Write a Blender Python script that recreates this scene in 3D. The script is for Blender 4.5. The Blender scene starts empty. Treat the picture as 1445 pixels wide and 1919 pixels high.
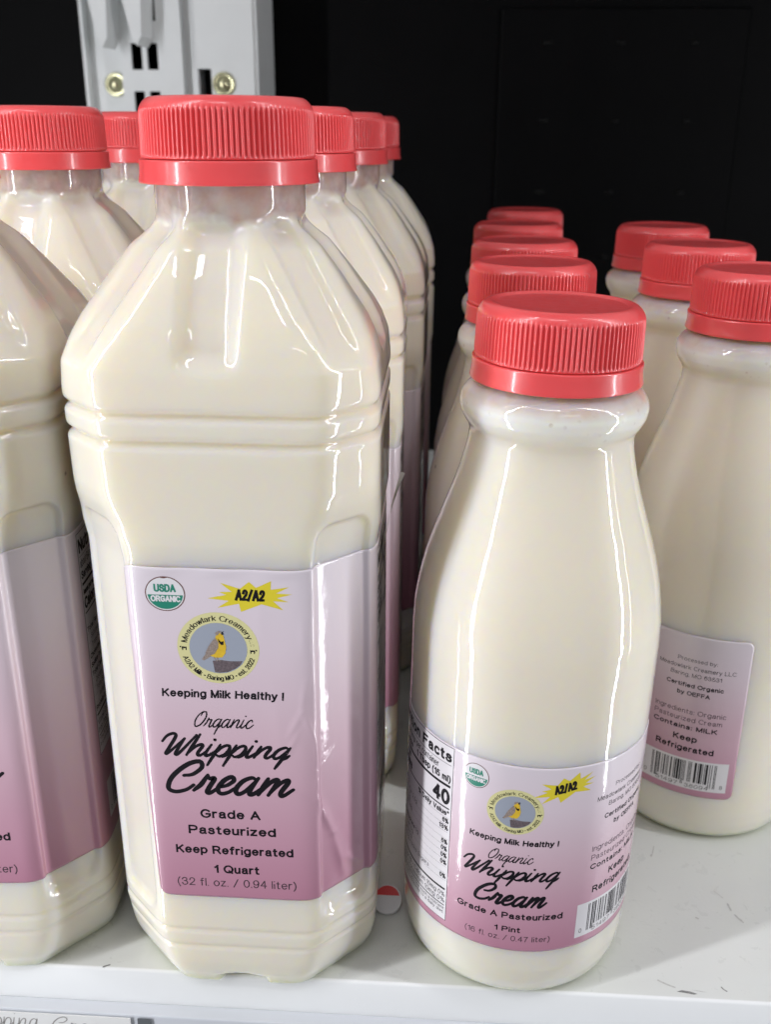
import bpy, bmesh, math, random
import numpy as np
from mathutils import Vector, Matrix
from mathutils.geometry import tessellate_polygon

random.seed(4)
rng = np.random.default_rng(7)
scene = bpy.context.scene
COL = scene.collection
MM = 0.001

# ------------------------------------------------------------------ camera
F_PX, W_PX, H_PX = 1850.0, 1445.0, 1919.0
PITCH = math.atan((H_PX / 2 - 253.0) / F_PX)
YAW, ROLL = math.radians(3.43), math.radians(0.3)
CAMZ = 0.218
ZB = 5.0          # mm from a bottle's foot to the zero of its profile tables
fw = Vector((-math.sin(YAW) * math.cos(PITCH), math.cos(YAW) * math.cos(PITCH), -math.sin(PITCH)))
rt = Vector((math.cos(YAW), math.sin(YAW), 0))
up = rt.cross(fw)
rt2 = rt * math.cos(ROLL) + up * math.sin(ROLL)
up2 = up * math.cos(ROLL) - rt * math.sin(ROLL)
cam_data = bpy.data.cameras.new('camera')
cam = bpy.data.objects.new('camera', cam_data)
COL.objects.link(cam)
cam.matrix_world = Matrix(((rt2.x, up2.x, -fw.x, 0), (rt2.y, up2.y, -fw.y, 0), (rt2.z, up2.z, -fw.z, CAMZ), (0, 0, 0, 1)))
cam_data.sensor_fit = 'HORIZONTAL'
cam_data.sensor_width = 36.0
cam_data.lens = 36.0 * F_PX / W_PX
cam_data.clip_start = 0.01
cam_data.clip_end = 50
cam_data.dof.use_dof = True
cam_data.dof.focus_distance = 0.245
cam_data.dof.aperture_fstop = 30
scene.camera = cam

# ------------------------------------------------------------------ world, lamps, exposure
world = bpy.data.worlds.new('World')
scene.world = world
world.use_nodes = True
bg = world.node_tree.nodes['Background']
bg.inputs['Color'].default_value = (0.92, 0.95, 1.0, 1)
bg.inputs['Strength'].default_value = 0.17

def area_lamp(name, loc, target, sx, sy, watts, color):
    d = bpy.data.lights.new(name, 'AREA')
    d.shape = 'RECTANGLE'
    d.size, d.size_y, d.energy, d.color = sx, sy, watts, color
    o = bpy.data.objects.new(name, d)
    COL.objects.link(o)
    o.location = loc
    o.rotation_euler = (Vector(target) - Vector(loc)).to_track_quat('-Z', 'Y').to_euler()
    return o

LC = (0.95, 0.96, 1.0)
area_lamp('door_strip_lamp', (-0.50, -0.06, 0.57), (0.0, 0.22, 0.57), 0.028, 2.0, 7.6, LC)
area_lamp('door_edge_lamp', (-0.53, 0.075, 0.45), (0.0, 0.25, 0.45), 0.007, 2.0, 0.7, LC)
area_lamp('mullion_strip_lamp', (0.52, 0.10, 0.71), (0.0, 0.26, 0.71), 0.020, 2.0, 5.2, LC)
area_lamp('mullion_edge_lamp', (0.52, 0.19, 0.45), (0.0, 0.27, 0.45), 0.006, 2.0, 0.5, LC)
area_lamp('aisle_ceiling_lamp', (-0.10, -0.50, 1.75), (0.0, 0.25, 0.1), 0.55, 0.05, 2.6, LC)
area_lamp('aisle_ceiling_lamp', (0.55, -1.6, 1.9), (0.0, 0.25, 0.1), 1.1, 0.10, 3.2, (0.93, 0.96, 1.0))

scene.view_settings.view_transform = 'Standard'
scene.view_settings.look = 'None'
scene.view_settings.exposure = 0.08
scene.view_settings.gamma = 1.0
scene.view_settings.use_curve_mapping = False
scene.render.engine = 'CYCLES'
scene.cycles.max_bounces = 14
scene.cycles.diffuse_bounces = 8
scene.cycles.glossy_bounces = 4
scene.cycles.use_denoising = True
scene.cycles.sample_clamp_indirect = 6.0

# ------------------------------------------------------------------ helpers
def mesh_obj(name, verts, faces, mats, parent=None, smooth=True, midx=None):
    me = bpy.data.meshes.new(name)
    me.from_pydata([tuple(v) for v in verts], [], [tuple(f) for f in faces])
    for m in (mats if isinstance(mats, (list, tuple)) else [mats]):
        me.materials.append(m)
    if midx is not None:
        me.polygons.foreach_set('material_index', np.asarray(midx, dtype=np.int32))
    me.polygons.foreach_set('use_smooth', np.full(len(me.polygons), smooth, dtype=bool))
    me.update()
    o = bpy.data.objects.new(name, me)
    COL.objects.link(o)
    if parent:
        o.parent = parent
    return o

def tag(o, label=None, category=None, group=None, kind=None):
    if label: o['label'] = label
    if category: o['category'] = category
    if group: o['group'] = group
    if kind: o['kind'] = kind
    return o

def smooth(e0, e1, x):
    t = np.clip((np.asarray(x, float) - e0) / (e1 - e0), 0, 1)
    return t * t * (3 - 2 * t)

def grid_faces(nr, nc, wrap):
    f = []
    for i in range(nr - 1):
        for j in range(nc if wrap else nc - 1):
            k = (j + 1) % nc
            f.append((i * nc + j, i * nc + k, (i + 1) * nc + k, (i + 1) * nc + j))
    return f

def bm_obj(name, bm, mats, parent=None, smooth_=False, bevel=0.0):
    if bevel:
        bmesh.ops.bevel(bm, geom=list(bm.edges), offset=bevel, segments=2, affect='EDGES', profile=0.5, clamp_overlap=True)
    bm.normal_update()
    me = bpy.data.meshes.new(name)
    bm.to_mesh(me); bm.free()
    for m in (mats if isinstance(mats, (list, tuple)) else [mats]):
        me.materials.append(m)
    for p in me.polygons: p.use_smooth = smooth_
    o = bpy.data.objects.new(name, me)
    COL.objects.link(o)
    if parent: o.parent = parent
    return o

def add_box(bm, x0, x1, y0, y1, z0, z1):
    vs = [bm.verts.new(p) for p in ((x0, y0, z0), (x1, y0, z0), (x1, y1, z0), (x0, y1, z0), (x0, y0, z1), (x1, y0, z1), (x1, y1, z1), (x0, y1, z1))]
    for f in ((3, 2, 1, 0), (4, 5, 6, 7), (0, 1, 5, 4), (1, 2, 6, 5), (2, 3, 7, 6), (3, 0, 4, 7)):
        bm.faces.new([vs[i] for i in f])

# ------------------------------------------------------------------ materials
class NT:
    def __init__(s, name):
        s.m = bpy.data.materials.new(name); s.m.use_nodes = True
        s.t = s.m.node_tree; s.p = s.t.nodes['Principled BSDF']
    def n(s, typ, **kw):
        nd = s.t.nodes.new(typ)
        for k, v in kw.items():
            if k.startswith('i_'):
                nd.inputs[k[2:]].default_value = v
            else:
                setattr(nd, k, v)
        return nd
    def l(s, a, b): s.t.links.new(a, b)
    def set(s, **kw):
        for k, v in kw.items(): s.p.inputs[k.replace('_', ' ')].default_value = v
    def noise(s, coord, scale, detail=3, rough=0.5, dist=0.0):
        nd = s.n('ShaderNodeTexNoise')
        nd.inputs['Scale'].default_value = scale; nd.inputs['Detail'].default_value = detail
        nd.inputs['Roughness'].default_value = rough; nd.inputs['Distortion'].default_value = dist
        s.l(coord, nd.inputs['Vector']); return nd
    def ramp(s, fac, stops, interp='LINEAR'):
        r = s.n('ShaderNodeValToRGB'); cr = r.color_ramp; cr.interpolation = interp
        while len(cr.elements) < len(stops): cr.elements.new(0.5)
        for e, (p, c) in zip(cr.elements, stops):
            e.position = p; e.color = (*c, 1) if len(c) == 3 else c
        s.l(fac, r.inputs['Fac']); return r.outputs['Color']
    def mix(s, fac, a, b):
        m = s.n('ShaderNodeMix', data_type='RGBA')
        for sock, v in ((m.inputs[0], fac), (m.inputs[6], a), (m.inputs[7], b)):
            if hasattr(v, 'is_linked') or hasattr(v, 'links'): s.l(v, sock)
            elif isinstance(v, (int, float)): sock.default_value = v
            else: sock.default_value = (*v, 1)
        return m.outputs[2]
    def math(s, op, a, b=0.0, c=None):
        m = s.n('ShaderNodeMath', operation=op)
        for i, v in enumerate((a, b) if c is None else (a, b, c)):
            if hasattr(v, 'links'): s.l(v, m.inputs[i])
            else: m.inputs[i].default_value = v
        return m.outputs[0]
    def bump(s, h, strength, dist):
        b = s.n('ShaderNodeBump'); b.inputs['Strength'].default_value = strength; b.inputs['Distance'].default_value = dist
        s.l(h, b.inputs['Height']); return b.outputs['Normal']

CREAM = (0.79, 0.738, 0.63)
FILM = (0.67, 0.465, 0.415)
FOAM = (0.80, 0.77, 0.715)

def bottle_material(name, z_film, wave, foam=None, clear_hi=0.42, clear_lo=0.10, film=None):
    film = film or FILM
    t = NT(name)
    tc = t.n('ShaderNodeTexCoord').outputs['Object']
    oi = t.n('ShaderNodeObjectInfo').outputs['Random']
    off = t.n('ShaderNodeVectorMath', operation='ADD')
    cmb = t.n('ShaderNodeCombineXYZ'); t.l(oi, cmb.inputs[0]); t.l(oi, cmb.inputs[1])
    t.l(tc, off.inputs[0]); t.l(cmb.outputs[0], off.inputs[1]); co = off.outputs[0]
    sx = t.n('ShaderNodeSeparateXYZ'); t.l(tc, sx.inputs[0]); z = t.math('SUBTRACT', sx.outputs[2], ZB * MM)
    n1 = t.noise(co, 95, 3, 0.55)
    n2 = t.noise(co, 260, 4, 0.6)
    wob = t.math('MULTIPLY_ADD', n1.outputs['Fac'], wave, -wave * 0.5)
    zz = t.math('ADD', z, wob)
    # film of cream above the fill line, the cap's red reflection in its colour
    film_col = t.mix(t.ramp(n2.outputs['Fac'], [(0.35, (0, 0, 0)), (0.62, (1, 1, 1))]), film, tuple(0.45 * c + 0.55 * d for c, d in zip(film, (0.74, 0.68, 0.62))))
    film_col = t.mix(t.ramp(n1.outputs['Fac'], [(0.55, (0, 0, 0)), (0.68, (0.7, 0.7, 0.7))]), film_col, (0.56, 0.37, 0.27))
    base = (0.0, 0.0, 0.0)
    if foam:
        f0 = t.math('SUBTRACT', zz, foam[0]); f0 = t.math('DIVIDE', f0, foam[1])
        vor = t.n('ShaderNodeTexVoronoi'); vor.inputs['Scale'].default_value = 420; t.l(co, vor.inputs['Vector'])
        bub = t.ramp(vor.outputs['Distance'], [(0.14, (0.85, 0.85, 0.85)), (0.26, (0, 0, 0))])
        gate = t.ramp(n1.outputs['Fac'], [(0.48, (0, 0, 0)), (0.58, (1, 1, 1))])
        bubm = t.n('ShaderNodeMix', data_type='RGBA', blend_type='MULTIPLY'); bubm.inputs[0].default_value = 1
        t.l(bub, bubm.inputs[6]); t.l(gate, bubm.inputs[7])
        foam_col = t.mix(bubm.outputs[2], FOAM, (0.56, 0.47, 0.42))
        lo = t.mix(t.ramp(f0, [(0.0, (0, 0, 0)), (1.0, (1, 1, 1))]), CREAM, foam_col)
    else:
        lo = t.mix(0.0, CREAM, CREAM)
    # thick clear foot ring: light through it and shade put into the colour
    lo = t.mix(t.ramp(t.math('DIVIDE', t.math('ADD', z, ZB * MM), 0.0045), [(0.25, (1, 1, 1)), (1.0, (0, 0, 0))]), lo, (0.56, 0.565, 0.34))
    f1 = t.math('DIVIDE', t.math('SUBTRACT', zz, z_film), 0.0022)
    fac = t.ramp(f1, [(0.0, (0, 0, 0)), (1.0, (1, 1, 1))])
    col = t.mix(fac, lo, film_col)
    # sparse dust specks
    vs = t.n('ShaderNodeTexVoronoi'); vs.inputs['Scale'].default_value = 34; t.l(co, vs.inputs['Vector'])
    speck = t.ramp(vs.outputs['Distance'], [(0.018, (0.8, 0.8, 0.8)), (0.03, (0, 0, 0))])
    col = t.mix(speck, col, (0.12, 0.10, 0.07))
    t.l(col, t.p.inputs['Base Color'])
    t.set(Roughness=0.35, Subsurface_Weight=0.85, Subsurface_Scale=0.018, Coat_Weight=1.0, Coat_Roughness=0.02, Coat_IOR=1.5)
    t.p.inputs['Subsurface Radius'].default_value = (1.0, 0.76, 0.26)
    t.p.inputs['Specular IOR Level'].default_value = 0.2
    nb = t.noise(tc, 45, 2)
    nf = t.noise(tc, 700, 2)
    h = t.math('ADD', nb.outputs['Fac'], t.math('MULTIPLY', nf.outputs['Fac'], 0.012))
    nrm = t.bump(h, 0.25, 0.0012)
    t.l(nrm, t.p.inputs['Coat Normal'])
    clear = t.math('MULTIPLY', fac, t.ramp(n1.outputs['Fac'], [(0.38, (clear_hi,) * 3), (0.62, (clear_lo,) * 3)]))
    tr = t.n('ShaderNodeBsdfTransparent'); tr.inputs['Color'].default_value = (0.93, 0.90, 0.89, 1)
    ms = t.n('ShaderNodeMixShader'); t.l(clear, ms.inputs[0]); t.l(t.p.outputs[0], ms.inputs[1]); t.l(tr.outputs[0], ms.inputs[2])
    t.l(ms.outputs[0], t.t.nodes['Material Output'].inputs['Surface'])
    return t.m

def label_material(name, z0, z1):
    t = NT(name)
    tc = t.n('ShaderNodeTexCoord').outputs['Object']
    sx = t.n('ShaderNodeSeparateXYZ'); t.l(tc, sx.inputs[0])
    v = t.math('DIVIDE', t.math('SUBTRACT', sx.outputs[2], z0 + ZB * MM), z1 - z0)
    col = t.ramp(v, [(0.0, (0.47, 0.21, 0.295)), (0.22, (0.545, 0.30, 0.385)), (0.5, (0.635, 0.445, 0.515)), (0.78, (0.70, 0.59, 0.65)), (1.0, (0.71, 0.64, 0.69))])
    t.l(col, t.p.inputs['Base Color'])
    t.set(Roughness=0.4, Coat_Weight=0.8, Coat_Roughness=0.06, Coat_IOR=1.5)
    nf = t.noise(tc, 1500, 2); nb = t.noise(tc, 120, 2)
    h = t.math('ADD', t.math('MULTIPLY', nf.outputs['Fac'], 0.10), t.math('MULTIPLY', nb.outputs['Fac'], 0.85))
    t.l(t.bump(h, 0.25, 0.0006), t.p.inputs['Coat Normal'])
    return t.m

def plain(name, col, rough=0.4, coat=0.0, metal=0.0, noise_amt=0.0, scale=300, bump=0.0):
    t = NT(name)
    t.set(Roughness=rough, Metallic=metal, Coat_Weight=coat, Coat_Roughness=0.08)
    tc = t.n('ShaderNodeTexCoord').outputs['Object']
    n = t.noise(tc, scale, 4)
    a = tuple(c * (1 - noise_amt) for c in col); b = tuple(min(1, c * (1 + noise_amt)) for c in col)
    t.l(t.mix(n.outputs['Fac'], a, b), t.p.inputs['Base Color'])
    if bump:
        t.l(t.bump(n.outputs['Fac'], bump, 0.0005), t.p.inputs['Normal'])
    return t.m

def cap_material():
    t = NT('red_cap_plastic')
    tc = t.n('ShaderNodeTexCoord').outputs['Object']
    n = t.noise(tc, 120, 3)
    t.l(t.mix(n.outputs['Fac'], (0.80, 0.075, 0.080), (0.84, 0.092, 0.098)), t.p.inputs['Base Color'])
    n2 = t.noise(tc, 500, 3)
    t.l(t.ramp(n2.outputs['Fac'], [(0.3, (0.28, 0.28, 0.28)), (0.7, (0.40, 0.40, 0.40))]), t.p.inputs['Roughness'])
    t.set(Subsurface_Weight=0.4, Subsurface_Scale=0.002, Coat_Weight=0.6, Coat_Roughness=0.12)
    t.p.inputs['Subsurface Radius'].default_value = (1.0, 0.3, 0.25)
    t.p.inputs['Specular IOR Level'].default_value = 0.55
    return t.m

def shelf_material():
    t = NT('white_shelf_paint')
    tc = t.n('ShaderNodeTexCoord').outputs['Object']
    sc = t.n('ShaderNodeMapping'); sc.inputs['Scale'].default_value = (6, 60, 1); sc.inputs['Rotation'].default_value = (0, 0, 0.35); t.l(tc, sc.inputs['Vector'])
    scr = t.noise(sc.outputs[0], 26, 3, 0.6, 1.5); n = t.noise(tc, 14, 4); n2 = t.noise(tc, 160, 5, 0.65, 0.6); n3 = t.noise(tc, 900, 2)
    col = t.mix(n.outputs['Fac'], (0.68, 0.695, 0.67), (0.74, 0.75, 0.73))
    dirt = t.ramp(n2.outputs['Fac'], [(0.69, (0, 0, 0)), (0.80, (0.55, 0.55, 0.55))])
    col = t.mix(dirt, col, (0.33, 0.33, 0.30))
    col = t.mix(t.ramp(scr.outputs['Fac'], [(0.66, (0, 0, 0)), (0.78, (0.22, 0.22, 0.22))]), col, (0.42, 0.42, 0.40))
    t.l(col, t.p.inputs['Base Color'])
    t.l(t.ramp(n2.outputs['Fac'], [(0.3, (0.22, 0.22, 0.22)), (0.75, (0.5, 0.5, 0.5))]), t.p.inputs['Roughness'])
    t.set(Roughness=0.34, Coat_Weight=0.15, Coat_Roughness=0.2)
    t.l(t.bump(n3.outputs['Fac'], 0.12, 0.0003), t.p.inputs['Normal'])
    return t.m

M_quart = bottle_material('quart_cream', 0.1945, 0.010)
M_pint = bottle_material('pint_cream', 0.1538, 0.0022, foam=(0.1475, 0.0035), clear_hi=0.16, clear_lo=0.04, film=(0.74, 0.585, 0.535))
M_qlabel = label_material('quart_label_paper', 0.028, 0.121)
M_plabel = label_material('pint_label_paper', 0.0135, 0.070)
M_cap = cap_material()
M_black = plain('black_ink', (0.006, 0.005, 0.008), 0.5)
M_grey = plain('grey_ink', (0.05, 0.035, 0.045), 0.5)
for _m in (M_black, M_grey): _m.node_tree.nodes['Principled BSDF'].inputs['Specular IOR Level'].default_value = 0.2
M_white = plain('white_print', (0.72, 0.70, 0.72), 0.4, coat=0.6)
M_green = plain('green_print', (0.012, 0.22, 0.145), 0.35, coat=0.6)
M_brown = plain('brown_print', (0.13, 0.045, 0.035), 0.35, coat=0.6)
M_yellow = plain('yellow_print', (0.72, 0.60, 0.03), 0.35, coat=0.6)
M_straw = plain('pale_yellow_print', (0.68, 0.64, 0.32), 0.35, coat=0.6)
M_sky = plain('grey_blue_print', (0.33, 0.36, 0.43), 0.35, coat=0.6)
M_breast = plain('bird_yellow_print', (0.70, 0.46, 0.03), 0.35, coat=0.6, noise_amt=0.2, scale=900)
M_wing = plain('bird_brown_print', (0.29, 0.23, 0.20), 0.35, coat=0.6, noise_amt=0.7, scale=2600)
M_post = plain('post_brown_print', (0.13, 0.10, 0.11), 0.35, coat=0.6, noise_amt=0.8, scale=2200)
M_shelf = shelf_material()
M_bracket = plain('white_bracket_paint', (0.80, 0.82, 0.82), 0.4, noise_amt=0.05, scale=40)
M_screw = plain('brass_screw', (0.62, 0.60, 0.38), 0.25, metal=0.9, noise_amt=0.15)
M_wall = plain('black_back_wall', (0.0022, 0.0022, 0.0025), 0.5, noise_amt=0.5, scale=20)
M_wall.node_tree.nodes['Principled BSDF'].inputs['Specular IOR Level'].default_value = 0.06
M_rivet = plain('dark_rivet', (0.0022, 0.0022, 0.0022), 0.5, metal=0.0)
M_rivet.node_tree.nodes['Principled BSDF'].inputs['Specular IOR Level'].default_value = 0.16
M_rail = plain('pale_rail_plastic', (0.60, 0.62, 0.66), 0.35, noise_amt=0.03, scale=40)
M_paper = plain('tag_paper', (0.72, 0.72, 0.71), 0.7, noise_amt=0.03, scale=200)
M_pencil = plain('grey_ink_line', (0.26, 0.25, 0.24), 0.6, noise_amt=0.3, scale=900)
M_gap = plain('dark_gap', (0.10, 0.11, 0.12), 0.6)
M_red = plain('red_sticker_print', (0.70, 0.03, 0.03), 0.4, coat=0.3)

# ------------------------------------------------------------------ flat print shapes (mm), later wrapped on a bottle
def _arc(cx, cy, rx, ry, a0, a1, n=13):
    return [(cx + rx * math.cos(math.radians(a0 + (a1 - a0) * i / (n - 1))), cy + ry * math.sin(math.radians(a0 + (a1 - a0) * i / (n - 1)))) for i in range(n)]
def _ln(*c): return [(c[0], c[1]), (c[2], c[3])]
_ARN = [(0, 0.40), (0.07, 0.63), (0.24, 0.72), (0.41, 0.66), (0.46, 0.47), (0.46, 0.0)]
_OO = _arc(0.28, 0.36, 0.28, 0.36, 0, 360, 19)
# a plain grotesque alphabet drawn with one pen: cap height 1, x-height 0.72
SANS = {
    'A': [_ln(0, 0, .38, 1), _ln(.38, 1, .76, 0), _ln(.13, .34, .63, .34)],
    'B': [_ln(0, 0, 0, 1), [(0, 1), (.38, 1), (.6, .92), (.64, .76), (.56, .6), (.36, .54), (0, .54)], [(.36, .54), (.6, .47), (.68, .28), (.6, .08), (.38, 0), (0, 0)]],
    'C': [_arc(.42, .5, .42, .5, 42, 318)], 'D': [_ln(0, 0, 0, 1), [(0, 1), (.32, 1), (.58, .88), (.7, .5), (.58, .12), (.32, 0), (0, 0)]],
    'E': [_ln(0, 0, 0, 1), _ln(0, 1, .62, 1), _ln(0, .53, .58, .53), _ln(0, 0, .64, 0)], 'F': [_ln(0, 0, 0, 1), _ln(0, 1, .6, 1), _ln(0, .52, .52, .52)],
    'G': [_arc(.42, .5, .42, .5, 42, 330), _ln(.80, .22, .80, .46), _ln(.80, .46, .46, .46)], 'H': [_ln(0, 0, 0, 1), _ln(.7, 0, .7, 1), _ln(0, .53, .7, .53)],
    'I': [_ln(0, 0, 0, 1)], 'K': [_ln(0, 0, 0, 1), _ln(.64, 1, 0, .36), _ln(.24, .6, .68, 0)], 'L': [_ln(0, 0, 0, 1), _ln(0, 0, .56, 0)],
    'M': [_ln(0, 0, 0, 1), _ln(0, 1, .39, 0), _ln(.39, 0, .78, 1), _ln(.78, 1, .78, 0)], 'N': [_ln(0, 0, 0, 1), _ln(0, 1, .68, 0), _ln(.68, 0, .68, 1)],
    'O': [_arc(.44, .5, .44, .5, 0, 360, 21)], 'P': [_ln(0, 0, 0, 1), [(0, 1), (.38, 1), (.6, .92), (.66, .72), (.6, .52), (.38, .45), (0, .45)]],
    'Q': [_arc(.44, .5, .44, .5, 0, 360, 21), _ln(.5, .26, .84, -.04)], 'R': [_ln(0, 0, 0, 1), [(0, 1), (.38, 1), (.6, .92), (.66, .74), (.6, .56), (.38, .5), (0, .5)], [(.34, .5), (.46, .42), (.72, 0)]],
    'S': [[(.62, .74), (.52, .94), (.32, 1), (.12, .93), (.06, .74), (.16, .59), (.5, .46), (.66, .3), (.6, .08), (.34, 0), (.1, .07), (0, .28)]],
    'T': [_ln(0, 1, .7, 1), _ln(.35, 1, .35, 0)], 'U': [[(0, 1), (0, .36), (.08, .08), (.35, 0), (.62, .08), (.7, .36), (.7, 1)]], 'V': [_ln(0, 1, .37, 0), _ln(.37, 0, .74, 1)],
    'W': [_ln(0, 1, .26, 0), _ln(.26, 0, .52, 1), _ln(.52, 1, .78, 0), _ln(.78, 0, 1.04, 1)], 'Y': [_ln(0, 1, .36, .44), _ln(.72, 1, .36, .44), _ln(.36, .44, .36, 0)],
    'a': [[(.04, .52), (.12, .67), (.28, .72), (.44, .66), (.47, .5), (.47, .12), (.53, 0)], [(.47, .43), (.2, .38), (.03, .25), (.06, .06), (.22, 0), (.4, .07), (.47, .22)]],
    'b': [_ln(0, 0, 0, 1), _OO], 'c': [_arc(.27, .36, .27, .36, 42, 318)], 'd': [_ln(.56, 0, .56, 1), _OO],
    'e': [_ln(.03, .38, .54, .38), _arc(.28, .36, .27, .36, 4, 322, 17)], 'f': [[(.34, .99), (.2, .98), (.14, .86), (.14, 0)], _ln(0, .68, .32, .68)],
    'g': [_OO, [(.56, .72), (.56, -.02), (.48, -.22), (.26, -.28), (.06, -.2)]], 'h': [_ln(0, 0, 0, 1), _ARN], 'i': [_ln(0, 0, 0, .63), _ln(0, .97, 0, 1)],
    'j': [[(.1, .72), (.1, -.12), (.0, -.27)], _ln(.1, .93, .1, 1)], 'k': [_ln(0, 0, 0, 1), _ln(.46, .72, 0, .26), _ln(.16, .42, .5, 0)], 'l': [_ln(0, 0, 0, 1)],
    'm': [_ln(0, 0, 0, .72), [(0, .42), (.07, .64), (.2, .72), (.34, .65), (.38, .48), (.38, 0)], [(.38, .42), (.45, .64), (.58, .72), (.72, .65), (.76, .48), (.76, 0)]],
    'n': [_ln(0, 0, 0, .72), _ARN], 'o': [_OO], 'p': [_ln(0, -.28, 0, .72), _OO], 'q': [_ln(.56, -.28, .56, .72), _OO], 'r': [_ln(0, 0, 0, .72), [(0, .4), (.07, .62), (.18, .71), (.3, .7)]],
    's': [[(.44, .54), (.36, .68), (.22, .72), (.08, .66), (.05, .53), (.14, .43), (.36, .34), (.47, .22), (.4, .05), (.22, 0), (.07, .05), (0, .19)]],
    't': [[(.13, .94), (.13, .16), (.18, .03), (.32, .02)], _ln(0, .7, .3, .7)], 'u': [[(0, .72), (0, .24), (.05, .06), (.2, 0), (.38, .08), (.46, .3)], _ln(.46, 0, .46, .72)],
    'v': [_ln(0, .72, .25, 0), _ln(.25, 0, .5, .72)], 'w': [_ln(0, .72, .18, 0), _ln(.18, 0, .36, .72), _ln(.36, .72, .54, 0), _ln(.54, 0, .72, .72)],
    'x': [_ln(0, .72, .48, 0), _ln(.48, .72, 0, 0)], 'y': [_ln(0, .72, .26, 0), [(.52, .72), (.26, 0), (.16, -.22), (0, -.27)]], 'z': [_ln(0, .7, .46, .7), _ln(.46, .7, 0, .02), _ln(0, .02, .48, .02)],
    '0': [_arc(.29, .5, .29, .5, 0, 360, 19)], '1': [_ln(.26, 0, .26, 1), [(.26, 1), (.16, .84), (0, .74)]], '2': [[(.03, .7), (.1, .92), (.3, 1), (.52, .9), (.56, .7), (.44, .46), (.12, .16), (0, .02)], _ln(0, .02, .58, .02)],
    '3': [[(.02, .74), (.1, .93), (.28, 1), (.48, .93), (.52, .75), (.44, .58), (.24, .53)], [(.24, .53), (.48, .48), (.58, .28), (.5, .07), (.28, 0), (.08, .07), (0, .27)]],
    '4': [_ln(.44, 0, .44, 1), _ln(.44, 1, 0, .3), _ln(0, .3, .6, .3)], '5': [_ln(.52, .98, .12, .98), _ln(.12, .98, .04, .5), [(.04, .5), (.2, .62), (.42, .6), (.57, .34), (.5, .08), (.26, 0), (.07, .06), (0, .24)]],
    '6': [[(.54, .78), (.46, .95), (.28, 1), (.08, .84), (0, .44), (.06, .1), (.28, 0), (.5, .09), (.57, .31), (.5, .54), (.3, .62), (.1, .54), (.01, .36)]],
    '7': [_ln(0, .98, .56, .98), [(.56, .98), (.34, .6), (.2, 0)]], '8': [_arc(.28, .77, .24, .23, 0, 360, 15), _arc(.28, .27, .29, .27, 0, 360, 15)],
    '9': [[(.03, .22), (.1, .05), (.28, 0), (.48, .16), (.57, .56), (.5, .9), (.28, 1), (.07, .91), (0, .69), (.07, .46), (.27, .38), (.47, .46), (.56, .64)]],
    '.': [_ln(0, 0, 0, .03)], ',': [_ln(.04, .02, 0, -.14)], ':': [_ln(0, .03, 0, .06), _ln(0, .62, 0, .65)], '!': [_ln(0, .28, 0, 1), _ln(0, 0, 0, .03)], '/': [_ln(0, -.06, .5, 1.04)],
    '(': [[(.22, 1.05), (.06, .75), (0, .4), (.06, .05), (.22, -.26)]], ')': [[(0, 1.05), (.16, .75), (.22, .4), (.16, .05), (0, -.26)]],
    '%': [_arc(.18, .76, .17, .23, 0, 360, 13), _arc(.72, .24, .17, .23, 0, 360, 13), _ln(.22, -.02, .68, 1.02)], '*': [_ln(.15, .72, .15, 1.0), _ln(.02, .79, .28, .93), _ln(.28, .79, .02, .93)],
    '\u2022': [_arc(.12, .4, .09, .09, 0, 360, 9)],
}
def sans_strokes(body, gap):
    out, x = [], 0.0
    for ch in body:
        if ch == ' ': x += 0.30 + gap * 0.5; continue
        st = SANS[ch]
        for q in st: out.append([(x + a, b) for a, b in q])
        x += max(a for q in st for a, _ in q) + gap
    return out, x - gap

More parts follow.
